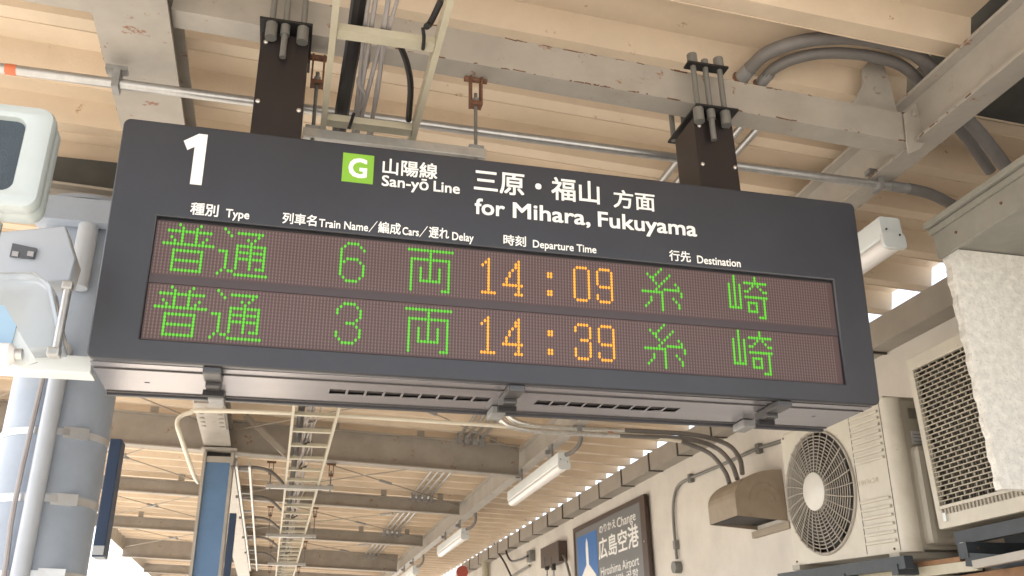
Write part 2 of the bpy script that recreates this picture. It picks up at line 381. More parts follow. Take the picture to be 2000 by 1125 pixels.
# ================================================================== STATION WALL AND GUTTER
bm = NB(); box(bm, 4.17, 4.4, -2, 24, 0, 3.86); tag(obj('station_wall', bm, 'wall'), 'pale plaster station wall under the box gutter', 'wall')
gt = thing('box_gutter', (4.0, 6, 3.7), 'grey beige sheet metal box gutter along the top of the station wall', 'gutter')
ys = [2.9, 3.6, 4.35, 5.3, 6.15, 7.0, 7.82, 8.62, 9.4, 10.28, 11.1, 11.92, 12.72, 13.5, 14.35, 15.2, 16.0, 16.8, 17.6, 18.5, 19.4, 20.3]
for i, (a, b) in enumerate(zip(ys, ys[1:])):
    dx_ = rnd.uniform(-.004, .004); bm = NB(); box(bm, 4.0+dx_, 4.168, a+.012, b-.002, 3.702+dx_, 3.895, bev=.004); obj('gutter_section', bm, 'gutter', gt)
    bm = NB(); box(bm, 3.988, 4.16, a-.010, a+.010, 3.69, 3.90); obj('joint_strap', bm, 'joint', gt)
# ================================================================== PILLAR (round, left)
pil = thing('round_pillar', (-1.02, 4.45, 0), 'thick round pale grey pillar with banded conduits on the left', 'pillar')
bm = NB(); tube(bm, [(-1.02, 4.45, 0), (-1.02, 4.45, 3.735)], .222, 48); obj('shaft', bm, 'pillar', pil, smooth=True)
bm = NB(); tube(bm, [(-1.02, 4.45, 2.34), (-1.02, 4.45, 2.352)], .2245, 48); obj('seam', bm, 'pillar_pipe', pil, smooth=True)
bm = NB(); tube(bm, [(-1.02, 4.45, 3.735), (-1.02, 4.45, 3.755)], .30, 32); obj('cap_plate', bm, 'pillar', pil)
for zc in (2.62, 2.33, 2.02):
    bm = NB(); tube(bm, [(-1.02, 4.45, zc-.015), (-1.02, 4.45, zc+.015)], .2255, 48); s_ = obj('band', bm, 'steelband', pil, smooth=True)
    p = Vector((-1.02+.225*math.sin(math.radians(32)), 4.45-.225*math.cos(math.radians(32)), zc))
    bm = NB(); bar(bm, p+Vector((-.05, -.01, 0)), p+Vector((.05, .02, 0)), .02, .05); obj('buckle', bm, 'steelband', s_)
pa, pb = at(106, 728, Y=4.19), at(48, 1124, Y=4.19)
xm = (pa.x+pb.x)/2
bm = NB(); tube(bm, [(xm, 4.19, .5), (xm, 4.19, 3.0)], .036, 18); obj('conduit', bm, 'pillar_pipe', pil, smooth=True)
bm = NB(); tube(bm, [(xm-.065, 4.205, .5), (xm-.06, 4.205, 1.9), (xm-.075, 4.20, 2.3), (xm-.06, 4.205, 2.95)], .011, 8, smooth=4); obj('cable', bm, 'cable_g', pil, smooth=True)
bm = NB(); tube(bm, [(-.99, 4.18, 3.28), (-.99, 4.18, 3.72)], .045, 16); obj('conduit', bm, 'pillar_pipe', pil, smooth=True)
bm = NB(); box(bm, -1.25, -.79, 4.13, 4.20, 3.60, 3.72); obj('head_bracket', bm, 'pillar', pil)

# ================================================================== BLUE COLUMN
bc = thing('steel_column', (-.63, 9.45, 0), 'mid blue steel column with beige flanges under the left girder', 'column')
bm = NB(); box(bm, -.745, -.515, 9.335, 9.355, .2, 3.60); obj('blue_panel', bm, 'blue', bc)
for x0, x1 in ((-.775, -.747), (-.513, -.485)):
    bm = NB(); box(bm, x0, x1, 9.30, 9.60, 0, 3.70); obj('flange', bm, 'steel', bc)
bm = NB(); box(bm, -.745, -.515, 9.32, 9.345, 3.602, 3.66); obj('head_plate', bm, 'steel', bc)
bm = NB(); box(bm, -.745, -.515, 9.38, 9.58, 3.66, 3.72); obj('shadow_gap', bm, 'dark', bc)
bm = NB(); box(bm, -.80, -.46, 9.28, 9.62, 3.722, 3.742); obj('cap_plate', bm, 'steel', bc)
def navy(name, x0, x1, y0, y1, z0, z1, label):
    t = thing(name, ((x0+x1)/2, (y0+y1)/2, z0), label, 'board')
    bm = NB(); box(bm, x0, x1, y0, y1, z0, z1, bev=.006); obj('board_face', bm, 'navy', t)
    bm = NB(); box(bm, x0+.003, x1-.003, y0-.006, y0-.001, z0+.01, z0+.06); obj('corner_label', bm, 'navy_edge', t)
    bm = NB(); bar(bm, ((x0+x1)/2, y1, z1-.1), ((x0+x1)/2, y1+.1, z1-.1), .03, .03); obj('bracket', bm, 'galv_d', t)
navy('hanging_board', -.995, -.93, 5.6, 5.75, 2.25, 2.92, 'narrow navy board seen edge on beside the round pillar')
navy('hanging_board', -.462, -.398, 9.2, 9.32, 2.3, 3.09, 'navy board seen edge on beside the blue column')

# ================================================================== DEPARTURE BOARD
zb = 2.437; TH = math.radians(4.5)
O = Vector((-.56, 2.6, zb)); VD = Vector((0, -math.sin(TH), math.cos(TH))); ND = Vector((0, -math.cos(TH), -math.sin(TH)))
FM = axes(O, (1, 0, 0), VD, ND)
board = thing('departure_board', (.71, 2.78, zb), 'charcoal hanging LED departure board headed by a large white 1', 'departure board')
WB, HB = 2.539, .760
win = rect(.133, 2.412, .066, .447)
# front plate: thickness from -0.035 to 0
fp = plate([rrect(0, WB, 0, HB, .022), win], .035, .005, FM@Matrix.Translation((0, 0, -.035)))
obj('front_frame', fp, 'board', board)
# body behind it (seen from below and beside)
bm = NB(); x0, x1 = O.x+.004, O.x+WB-.004
pr = [(2.637, zb+.020), (2.958, zb+.020), (3.02, 3.188), (2.580, 3.188)]
A = [bm.verts.new((x0, y, z)) for y, z in pr]; B = [bm.verts.new((x1, y, z)) for y, z in pr]
bm.faces.new(A[::-1]); bm.faces.new(B)
for i in range(4): bm.faces.new((A[i], A[(i+1) % 4], B[(i+1) % 4], B[i]))
obj('housing', bm, 'board', board)
# underside sheet with slots
slots = [rect(.123+.0587*k, .174+.0587*k, 2.781, 2.834) for k in range(9)]+[rect(.802+.058*k, .852+.058*k, 2.779, 2.832) for k in range(9)]
holes = [rect(-.43, -.415, 2.815, 2.827), rect(1.828, 1.842, 2.782, 2.794)]
loops = [[(x0, 2.6445), (x1, 2.6445), (x1, 2.955), (x0, 2.955)]]+slots+holes
obj('underside_sheet', plate(loops, .003, 0, axes((0, 0, zb+.004), (1, 0, 0), (0, 1, 0), (0, 0, 1))), 'under', board)
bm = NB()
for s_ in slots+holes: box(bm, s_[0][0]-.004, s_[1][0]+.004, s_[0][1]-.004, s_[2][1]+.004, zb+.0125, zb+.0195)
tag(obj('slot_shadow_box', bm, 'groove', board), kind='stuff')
for y in (2.690, 2.925):
    bm = NB(); box(bm, x0+.002, x1-.002, y, y+.006, zb+.001, zb+.0036); obj('fold_line', bm, 'groove', board)
bm = NB(); box(bm, O.x+.003, O.x+WB-.003, 2.950, 2.968, zb-.004, zb+.03, bev=.003); obj('rear_lip', bm, 'board', board)
# latches
for xc in (-.222, .690, 1.620):
    lt = obj('latch', box(NB(), xc-.026, xc+.026, 2.615, 2.70, zb-.020, zb+.002, bev=.004), 'latch', board)
    obj('latch_hook', box(NB(), xc-.022, xc+.022, 2.703, 2.79, zb-.034, zb+.002, bev=.005), 'latch', lt)
    obj('latch_pin', box(NB(), xc-.030, xc+.030, 2.745, 2.765, zb-.048, zb-.030), 'dark', lt)
    obj('latch_tail', box(NB(), xc-.024, xc+.024, 2.865, 2.95, zb-.026, zb+.002, bev=.004), 'galv_d', lt)
# LED display
PX = .01002; PZ = .0103; U0 = .161
def leds(row_v, name):
    zlo, zhi = row_v-15*PZ-.0085, row_v+.0085
    pn = obj('display_panel', box(NB(), .134, 2.411, zlo, zhi, -.016, -.012, FM), 'led_panel', board)
    bm = NB()
    for c in range(-2, 223):
        for r in range(16):
            x, y = U0+c*PX, row_v-r*PZ
            if (c, r) in lit[name]: continue
            vv = [bm.verts.new(FM@Vector((x+math.cos(a)*.0027, y+math.sin(a)*.0050, -.0112))) for a in (k*math.pi/3 for k in range(6))]
            bm.faces.new(vv)
    tag(obj('unlit_dot', bm, 'led_off', pn), kind='stuff')
    for colr, mm in (('g', 'led_g'), ('a', 'led_a')):
        bm = NB()
        for (c, r), k_ in lit[name].items():
            if k_ != colr: continue
            x, y = U0+c*PX, row_v-r*PZ
            top = [bm.verts.new(FM@Vector((x+math.cos(a)*.0036, y+math.sin(a)*.0050, -.0095))) for a in (k*math.pi/4 for k in range(8))]
            bot = [bm.verts.new(FM@Vector((x+math.cos(a)*.0043, y+math.sin(a)*.0056, -.0118))) for a in (k*math.pi/4 for k in range(8))]
            bm.faces.new(top)
            for k in range(8): bm.faces.new((bot[k], bot[(k+1) % 8], top[(k+1) % 8], top[k]))
        tag(obj('green_dot' if colr == 'g' else 'amber_dot', bm, mm, pn), kind='stuff')
def G(rows): return {(c, r) for r, s in rows.items() for c in s}
def st(c, a, b): return {(c, r) for r in range(a, b+1)}
def hz(r, a, b): return {(c, r) for c in range(a, b+1)}
g_fu = {(4, 0), (10, 0)} | st(5, 1, 6) | st(9, 1, 6) | hz(2, 1, 13) | {(2, 4), (12, 4), (3, 5), (11, 5)} | hz(6, 0, 14) | st(3, 8, 14) | st(11, 8, 14) | hz(8, 3, 11) | hz(11, 4, 10) | hz(14, 3, 11)
g_tu = {(1, 0), (2, 1), (3, 2)} | hz(1, 5, 12) | {(11, 2), (8, 3), (10, 3)} | st(9, 4, 12) | hz(5, 5, 13) | hz(7, 5, 13) | hz(9, 5, 13) | st(5, 5, 12) | st(13, 5, 12) | {(11, 12), (12, 12)} | {(0, 7), (1, 7)} | st(2, 7, 12) | {(0, 14), (1, 13), (3, 13), (4, 13)} | hz(14, 5, 14)
g_6 = hz(0, 2, 5) | {(1, 1), (6, 1), (7, 2)} | st(0, 2, 10) | hz(5, 2, 5) | {(1, 6), (6, 6)} | st(7, 7, 10) | {(1, 11), (6, 11)} | hz(12, 2, 5)
g_3 = hz(0, 2, 5) | {(1, 1), (6, 1)} | st(0, 2, 3) | st(7, 2, 4) | {(6, 5), (6, 7)} | hz(6, 3, 5) | st(7, 8, 10) | st(0, 9, 10) | {(1, 11), (6, 11)} | hz(12, 2, 5)
g_ryo = hz(0, 0, 14) | st(7, 0, 10) | st(1, 3, 13) | hz(3, 1, 13) | st(13, 3, 13) | st(4, 6, 10) | st(10, 6, 10) | hz(10, 4, 10) | {(11, 13), (12, 13)}
a_1 = st(2, 0, 11) | {(1, 1), (0, 2)} | hz(11, 0, 4)
a_4 = st(5, 0, 11) | st(4, 1, 2) | {(3, 3)} | st(2, 4, 5) | st(1, 6, 8) | hz(8, 0, 6) | hz(11, 4, 6)
a_c = st(0, 3, 4) | st(1, 3, 4) | st(0, 9, 10) | st(1, 9, 10)
a_0 = hz(0, 1, 4) | hz(11, 1, 4) | st(0, 1, 10) | st(5, 1, 10)
a_9 = hz(0, 1, 4) | st(0, 1, 5) | hz(6, 1, 4) | st(5, 1, 10) | st(0, 9, 10) | hz(11, 1, 4)
a_3 = hz(0, 1, 4) | st(0, 1, 2) | st(5, 1, 4) | hz(5, 2, 4) | st(5, 6, 10) | st(0, 8, 10) | hz(11, 1, 4)
g_ito = {(7, 0), (6, 1), (5, 2), (2, 2), (3, 3), (4, 3), (4, 4), (5, 5), (6, 6), (7, 5), (8, 4), (9, 3), (10, 2), (5, 7)} | hz(8, 0, 6) | st(7, 8, 14) | hz(7, 8, 13) | {(12, 5), (13, 6), (14, 8), (14, 9), (11, 10), (12, 11), (13, 12), (13, 13), (3, 10), (3, 11), (2, 12), (1, 13)}
g_saki = st(0, 3, 11) | st(2, 0, 11) | st(4, 3, 11) | {(1, 11), (3, 11)} | hz(2, 6, 14) | st(10, 0, 2) | {(9, 3), (11, 3), (8, 4), (12, 4), (6, 5), (7, 5), (13, 5), (14, 5)} | hz(7, 6, 14) | st(13, 7, 14) | {(11, 14), (12, 14)} | st(7, 9, 12) | st(10, 9, 12) | {(8, 9), (9, 9), (8, 12), (9, 12)}
def line(cars, t3):
    D = {}
    for g, c0, r0, k_ in ((g_fu, 0, 0, 'g'), (g_tu, 16, 0, 'g'), (cars, 52, 1, 'g'), (g_ryo, 73, 1, 'g'), (a_1, 97, 2, 'a'), (a_4, 104, 2, 'a'), (a_c, 119, 2, 'a'), (t3, 128, 2, 'a'), (a_9, 136, 2, 'a'), (g_ito, 152, 0, 'g'), (g_saki, 184, 0, 'g')):
        for c, r in g: D[(c+c0, r+r0)] = k_
    return D
lit = {'one': line(g_6, a_0), 'two': line(g_3, a_3)}
leds(.4292, 'one'); leds(.2308, 'two')
obj('divider_strip', box(NB(), .134, 2.411, .2400, .2655, -.0158, -.0095, FM), mat('brown_divider', (.055, .040, .044), .4, var=.03), board)
obj('display_backing', box(NB(), .125, 2.42, .05, .46, -.034, -.017, FM), 'dark', board)
# lettering on the front frame
TM = FM@Matrix.Translation((0, 0, .0006))
def letter(name, s, u0, u1, v, cap, bold=.02, full=False, parent=None, m_='letter'):
    return obj(name, text_bm(s, u0, u1, v, cap, TM, bold, .0008, full), m_, parent or board)
one = plate([[(.2135, .560), (.2475, .560), (.2475, .733), (.2215, .733), (.1795, .703), (.1935, .673), (.2135, .687)]], .0008, 0, TM)
obj('platform_number', one, 'letter', board)
sy = obj('line_symbol', box(NB(), .6655, .765, .6245, .726, .0004, .0016, FM), 'green', board)
obj('symbol_letter', text_bm('G', .684, .7455, .6405, .0715, TM@Matrix.Translation((0, 0, .0012)), .035, .0008, True), 'letter', sy)
J = dict(full=True, bold=.022)
letter('line_name_japanese', '山陽線', .793, .974, .666, .058, **J)
for w_, a_, b_ in (('San-yō', .793, .946), ('Line', .962, 1.050)): letter('line_name_english', w_, a_, b_, .6235, .038, .022)
letter('destination_japanese', '三原・福山', 1.096, 1.537, .640, .086, **J)
letter('bound_for_japanese', '方面', 1.586, 1.740, .636, .070, **J)
for w_, a_, b_ in (('for', 1.100, 1.203), ('Mihara,', 1.229, 1.501), ('Fukuyama', 1.527, 1.892)): letter('destination_english', w_, a_, b_, .5585, .057, .024)
letter('type_japanese', '種別', .2245, .306, .4600, .041, **J); letter('type_english', 'Type', .327, .397, .4625, .028, .02)
letter('train_name_japanese', '列車名', .495, .599, .460, .038, **J); letter('train_name_english', 'Train Name', .606, .759, .4605, .027, .02)
letter('slash', '／', .761, .787, .458, .041, full=True, bold=.012)
letter('cars_japanese', '編成', .790, .862, .459, .040, **J); letter('cars_english', 'Cars', .867, .920, .4605, .027, .02)
letter('slash', '／', .922, .948, .458, .041, full=True, bold=.012)
letter('delay_japanese', '遅れ', .952, 1.018, .459, .039, **J); letter('delay_english', 'Delay', 1.028, 1.099, .4590, .028, .02)
letter('time_japanese', '時刻', 1.198, 1.275, .459, .038, **J); letter('time_english', 'Departure Time', 1.298, 1.519, .4600, .027, .02)
letter('destination_heading_japanese', '行先', 1.782, 1.862, .460, .040, **J); letter('destination_heading_english', 'Destination', 1.885, 2.050, .4600, .029, .02)
# hanger posts of the board
for xa, xb, zt, sg, rx in ((-.200, -.034, 3.721, 0, (-.166, -.119, -.058)), (1.448, 1.612, 3.612, 1, (1.456, 1.509, 1.571))):
    po = obj('hanger_post', box(NB(), xa, xb, 2.70, 2.88, 3.19, zt-.006, bev=.003), 'post', board)
    obj('clamp_plate', box(NB(), xa-.008, xb+.008, 2.650, 2.93, zt+.012, zt+.021), 'dark', po)
    obj('clamp_plate', box(NB(), rx[0]-.03, rx[2]+.03, 2.650, 2.695, zt+.212, zt+.221), 'dark', po)
    for k, x in enumerate(rx):
        obj('clamp_rod', tube(NB(), [(x, 2.672, zt if k != 1 else zt-.125), (x, 2.672, zt+.25)], .0115, 10), 'bolt_grey', po, smooth=True)
        obj('rod_sleeve', tube(NB(), [(x, 2.672, zt-.050 if k != 1 else zt-.03), (x, 2.672, zt+.011)], .021 if k != 1 else .017, 10), 'bolt_grey', po, smooth=True)
        obj('rod_sleeve', tube(NB(), [(x, 2.672, zt+.222), (x, 2.672, zt+.268 if k != 1 else zt+.25)], .021 if k != 1 else .015, 10), 'bolt_grey', po, smooth=True)
        obj('clamp_rod', tube(NB(), [(x, 2.905, zt+.01), (x, 2.905, zt+.23)], .0115, 8), 'bolt_grey', po, smooth=True)
    for x, z in ((xa+.018, zt-.05), (xb-.022, zt-.036), (xa+.014, 3.42-.032*sg), (xb-.014, 3.403-.012*sg)):
        obj('screw', tube(NB(), [(x, 2.699, z), (x, 2.694, z), (x, 2.6915, z)], .0075, 10, rf=lambda t: .0078 if t < .6 else .004), 'screw', po, smooth=True)

# ================================================================== CABLE LADDER AND ITS HANGERS
def rail_mesh(a, b): return bar(NB(), a, b, .020, .055)
lad = thing('cable_ladder', (.195, 6, 3.41), 'cream cable ladder running along the platform above the departure board', 'cable ladder')
ZL = 3.447
for a, b in ((.3, 9.44), (9.46, 20.2)):
    for x, dd in ((.040, 0), (.365, 0)):
        obj('rail', rail_mesh((x, a, ZL), (x, b, ZL)), 'ladder', lad)
bm = NB(); box(bm, .051, .354, -.022, .022, -.014, .012); me_r = bpy.data.meshes.new('rung'); bm.to_mesh(me_r); bm.free(); me_r.materials.append(M['ladder'])
k = 0
while 2.29-.497*4+.497*k < 20.2:
    obj('rung', me_r, None, lad, loc=(0, 2.29-.497*4+.497*k, ZL-.008)); k += 1
HG = 'strut hangers under the cable ladder'
HL = {2.84: 'grey strut hanger carrying the cable ladder just above the departure board', 6.15: 'grey strut hanger on the cable ladder directly behind the departure board', 9.43: 'long grey strut hanger under the ladder beside the blue column', 12.86: 'second visible grey strut hanger along the far ladder', 16.2: 'third visible grey strut hanger along the far ladder', 19.3: 'grey strut hanger at the far end of the ladder'}
def hanger(y, x0, x1, ztop, first=False):
    t = thing('strut_hanger', ((x0+x1)/2, y, 3.375), HL[y], 'hanger', HG)
    bm = NB(); box(bm, x0, x1, y-.021, y+.021, ZL-.068, ZL-.029, bev=.002); obj('strut_channel', bm, 'galv', t)
    for x in (x0+.035, x1-.035):
        bm = NB(); tube(bm, [(x, y, ZL-.09), (x, y, ztop-.09)], .007, 8); obj('threaded_rod', bm, 'bolt_grey', t)
        bm = NB(); box(bm, x-.028, x+.028, y-.018, y+.018, ZL-.028, ZL-.014); obj('washer_plate', bm, 'galv_d', t)
        bm = NB(); box(bm, x-.024, x-.017, y-.02, y+.02, ztop-.15, ztop-.02); box(bm, x+.017, x+.024, y-.02, y+.02, ztop-.15, ztop-.02); box(bm, x-.017, x+.017, y-.018, y+.018, ztop-.15, ztop-.132)
        c_ = obj('beam_clamp', bm, 'rusty', t)
        bm = NB(); tube(bm, [(x-.045, y, ztop-.025), (x+.045, y, ztop-.025)], .012, 8); obj('clamp_bolt', bm, 'rusty', c_)
        bm = NB(); tube(bm, [(x, y, ztop-.135), (x, y, ztop-.115)], .014, 6); obj('nut', bm, 'galv_d', c_)
hanger(2.84, -.030, .640, 3.765); hanger(6.15, -.14, .55, 3.78); hanger(9.43, -.150, .520, 3.67); hanger(12.86, -.150, .515, 3.80); hanger(16.2, -.12, .51, 3.80); hanger(19.3, -.12, .51, 3.72)
# cables on the ladder
def cable(name, pts, r, m_, label, cat='cable', n=8, sm=5, group=None):
    return tag(obj(name, tube(NB(), pts, r, n, smooth=sm), m_, smooth=True), label, cat, group)
zc = ZL+.035
cable('cable_bundle', [(.10, .4, zc+.03), (.11, 2.2, zc+.03), (.105, 2.62, zc+.01), (.10, 3.2, zc+.01), (.10, 6, zc), (.10, 9, zc+.01), (.11, 13, zc), (.10, 20, zc)], .026, 'cable', 'thick black cable bundle lying along the left side of the cable ladder')
for i, (x, amp) in enumerate(((.155, .0), (.178, .015), (.20, -.012), (.222, .02), (.145, .01))):
    pts = [(x, .4, zc)]+[(x+amp*math.sin(j*1.7+i)+.006*math.sin(j*3.1), .4+j*.45, zc-.014+.006*(j % 2)) for j in range(1, 42)]
    cable('ladder_cable', pts, .008 if i < 3 else .006, 'cable_g', ('pale grey cable beside the black bundle on the ladder', 'second pale grey cable on the ladder', 'third pale grey cable on the ladder', 'thin wavering grey cable rightmost of those on the ladder', 'thin grey cable hugging the black bundle')[i], sm=3, n=6, group='grey cables on the ladder')
cable('sagging_cable', [at(700, 0, Z=3.60), at(716, 60, Z=3.53), at(718, 120, Z=3.50), at(700, 160, Z=3.47), at(712, 190, Z=3.47), at(688, 236, Z=3.48)], .008, 'cable_g', 'brownish grey cable twisting down between two ladder rungs')
cable('black_cable', [at(862, 0, Z=3.54), at(842, 42, Z=3.52), at(833, 52, Z=3.49)], .011, 'cable', 'short black cable tied at the top right rail of the ladder')
cable('black_cable', [at(782, 90, Z=3.50), at(795, 125, Z=3.49), at(802, 170, Z=3.48), at(798, 235, Z=3.46)], .011, 'cable', 'curved black cable hanging inside the ladder above the board')
cable('cable_tie', [at(826, 55, Z=3.43), at(828, 75, Z=3.42), at(826, 96, Z=3.42)], .006, 'dark', 'black tie wrapped round the upper ladder rung', 'cable tie')
cable('cable_tie', [at(691, 222, Z=3.43), at(686, 238, Z=3.42), at(681, 252, Z=3.40)], .006, 'dark', 'black tie wrapped round the lower ladder rung above the board', 'cable tie')
for i, y in enumerate((6.9, 7.6, 8.15, 8.6, 10.2, 11.5, 13.6, 15.0)):
    cable('cable_loop', [(.13, y-.2, zc), (.19, y-.05, zc+.03), (.15, y+.08, zc-.05), (.22, y+.2, zc)], .009, 'cable' if i % 2 else 'cable_g', ('nearest', 'second', 'third', 'fourth', 'fifth', 'sixth', 'seventh', 'farthest')[i]+' small slack loop of cable lying in the far cable ladder', group='cable loops in the far ladder', sm=4, n=6)

# ================================================================== CONDUITS
def conduit(name, pts, r, m_, label, clamps=(), sm=0, tape=None, n=14, ends=()):
    t = thing(name, pts[0], label, 'conduit')
    obj('pipe', tube(NB(), pts, r, n, smooth=sm), m_, t, smooth=True)
    for c in clamps:
        c = Vector(c); bm = NB(); box(bm, c.x-.012, c.x+.012, c.y-r-.012, c.y+r+.012, c.z-r-.012, c.z+r+.03)
        k_ = obj('clamp', bm, 'galv_d', t); bm = NB(); box(bm, c.x-.045, c.x+.03, c.y-.02, c.y+.02, c.z+r+.03, c.z+r+.05); obj('clamp_jaw', bm, 'galv_d', k_)
    if tape is not None:
        a, b = tape; obj('tape_mark', tube(NB(), [a, b], r*1.04, n), 'orange', t, smooth=True)
    return t
pL, pR = Vector((-1.6, 3.05, 3.665)), Vector((2.58, 3.05, 3.628))
ta = at(12, 132, Y=3.05); tb = at(34, 135, Y=3.05)
def onp(x): return pL.lerp(pR, (x-pL.x)/(pR.x-pL.x))
cz = conduit('long_conduit', [pL, pR], .0195, 'pipe', 'bright steel conduit crossing behind the departure board with an orange tape mark', clamps=(onp(-.72), onp(2.52)), tape=(onp(ta.x), onp(tb.x)))
obj('coupling', tube(NB(), [onp(2.58), onp(2.68)], .024, 12), 'galv_d', cz, smooth=True)
obj('elbow', tube(NB(), [onp(2.68), (2.80, 3.06, 3.62), (2.95, 3.10, 3.60), (3.15, 3.2, 3.60)], .026, 12, smooth=4), 'pvc', cz, smooth=True)
def arch(lst): return [at(px, py, Y=y) for px, py, y in lst]
A1 = [(1452, 148, 2.86), (1470, 128, 2.80), (1500, 103, 2.72), (1560, 82, 2.66), (1640, 73, 2.63), (1720, 82, 2.61), (1790, 107, 2.62), (1828, 150, 2.68)]
A2 = [(1490, 158, 2.88), (1510, 135, 2.82), (1550, 115, 2.76), (1610, 104, 2.72), (1690, 108, 2.70), (1760, 128, 2.71), (1800, 165, 2.76)]
for nm, lst, r, tail, lab in (('bent_conduit', A1, .030, [(1880, 222, 2.76), (1925, 275, 2.80), (1975, 340, 2.86)], 'thick grey conduit arching over the near beam, upper of the pair'), ('bent_conduit', A2, .025, [(1850, 222, 2.86), (1888, 270, 2.90), (1935, 335, 2.98)], 'grey conduit arching over the near beam, lower of the pair')):
    pts = arch(lst+tail); t = conduit(nm, pts, r, 'pvc', lab, sm=5)
    a = pts[0]; b = pts[1]; obj('end_coupling', tube(NB(), [a+(a-b)*.25, a.lerp(b, .7)], r*1.08, 12), 'galv_d', t, smooth=True)
    obj('locknut', tube(NB(), [a+(a-b)*.45, a+(a-b)*.25], r*1.3, 8), 'rusty', t)
cable('ceiling_rod', [at(1664, -10, Y=2.45), at(1674, 25, Y=2.5), at(1683, 72, Y=2.62)], .008, 'ladder_w', 'thin cream rod dropping from the canopy to the arched conduits', 'rod', sm=2)
# four conduits along the roof
PG = 'four steel conduits clamped on top of the cross beams'
for i, x in enumerate((1.80, 1.885, 1.97, 2.055)):
    t = thing('roof_conduit', (x, 3.2, 3.96), ('leftmost of four steel conduits lying across the far beams', 'second from left of four steel conduits lying across the far beams', 'third from left of four steel conduits lying across the far beams', 'rightmost of four steel conduits lying across the far beams')[i], 'conduit', PG)
    obj('pipe', tube(NB(), [(x, 3.2, 3.97), (x, 19.4, 3.97)], .017, 10), 'pipe', t, smooth=True)
    for y in (6.15, 9.4, 12.75, 16.1, 19.4):
        z = (3.78+.17 if y == 6.15 else 3.685+.335 if y == 9.4 else 4.005)-SL*x
        bm = NB(); box(bm, x-.026, x+.026, y-.12, y-.055, z-.05, min(z+.06, 4.0)); obj('pipe_clamp', bm, 'galv_d', t)
# conduits crossing at Y=7.5 down to the wall hood
def pz(px, py): return at(px, py, Y=7.5)
pA = [at(387, 942, Y=9.25), at(382, 935, Y=8.9), at(374, 915, Y=7.9), pz(352, 850), pz(346, 828), pz(352, 814), pz(372, 806), pz(405, 802), pz(640, 810), pz(980, 832), pz(1240, 850), pz(1330, 862), pz(1385, 885), at(1415, 920, Y=7.4), at(1425, 945, Y=7.3)]
t = conduit('looping_conduit', pA[:12], .018, 'ladder_w', 'pale conduit looping beside the blue column and crossing under the canopy to the wall hood', sm=5, tape=(pz(1186, 845.5), pz(1197, 846.5)))
obj('grey_end', tube(NB(), [pA[11]]+smoothpath(pA[11:], 5)[1:], .021, 14), 'pvc', t, smooth=True)
pB = [pz(960, 790), pz(985, 826), pz(1020, 838), pz(1075, 843), pz(1240, 852), pz(1345, 858), pz(1400, 876), at(1428, 905, Y=7.3), at(1440, 935, Y=7.2)]
pC = [pz(975, 785), pz(1000, 818), pz(1035, 830), pz(1085, 835), pz(1250, 842), pz(1360, 850), pz(1420, 868), at(1444, 895, Y=7.2), at(1450, 925, Y=7.1)]
for pp, lb in ((pB, 'middle grey conduit bending down to the wall hood'), (pC, 'upper grey conduit bending down to the wall hood')):
    t = thing('grey_conduit', pp[0], lb, 'conduit'); q = smoothpath(pp, 5)
    obj('bright_section', tube(NB(), q[:20], .026, 12), 'streak', t, smooth=True); obj('pipe', tube(NB(), q[19:], .022, 12), 'pvc', t, smooth=True)
bm = NB(); a = pz(1130, 822); box(bm, a.x-.02, a.x+.02, 7.47, 7.53, a.z-.1, 3.95); tag(obj('conduit_hanger', bm, 'galv_d'), 'short grey hanger holding the conduits beside the first lamp', 'hanger')

# narrow rack between the blue column and the ladder
rk = thing('cable_rack', (-.36, 12, 3.5), 'narrow grey cable rack between the blue column and the ladder', 'cable rack')
for x in (-.43, -.31):
    obj('rack_rail', rail_mesh((x, 8.9, 3.50), (x, 18, 3.50)), 'galv', rk)
for k in range(8): bm = NB(); box(bm, -.425, -.315, 9.1+1.2*k, 9.14+1.2*k, 3.48, 3.50); obj('rack_rung', bm, 'galv_d', rk)
for i, y in enumerate((9.3, 10.9, 12.4, 14.2, 16)):
    cable('curved_conduit', [(-.5, y, 3.55), (-.25, y+.02, 3.56), (-.1, y+.1, 3.53), (.03, y+.35, 3.46)], .018, 'pvc', ('dark curved conduit from the blue column to the ladder, nearest of five', 'second nearest dark curved conduit joining the rack to the ladder', 'third dark curved conduit joining the rack to the ladder', 'fourth dark curved conduit joining the rack to the ladder', 'farthest dark curved conduit joining the rack to the ladder')[i], 'conduit', group='curved conduits from rack to ladder')

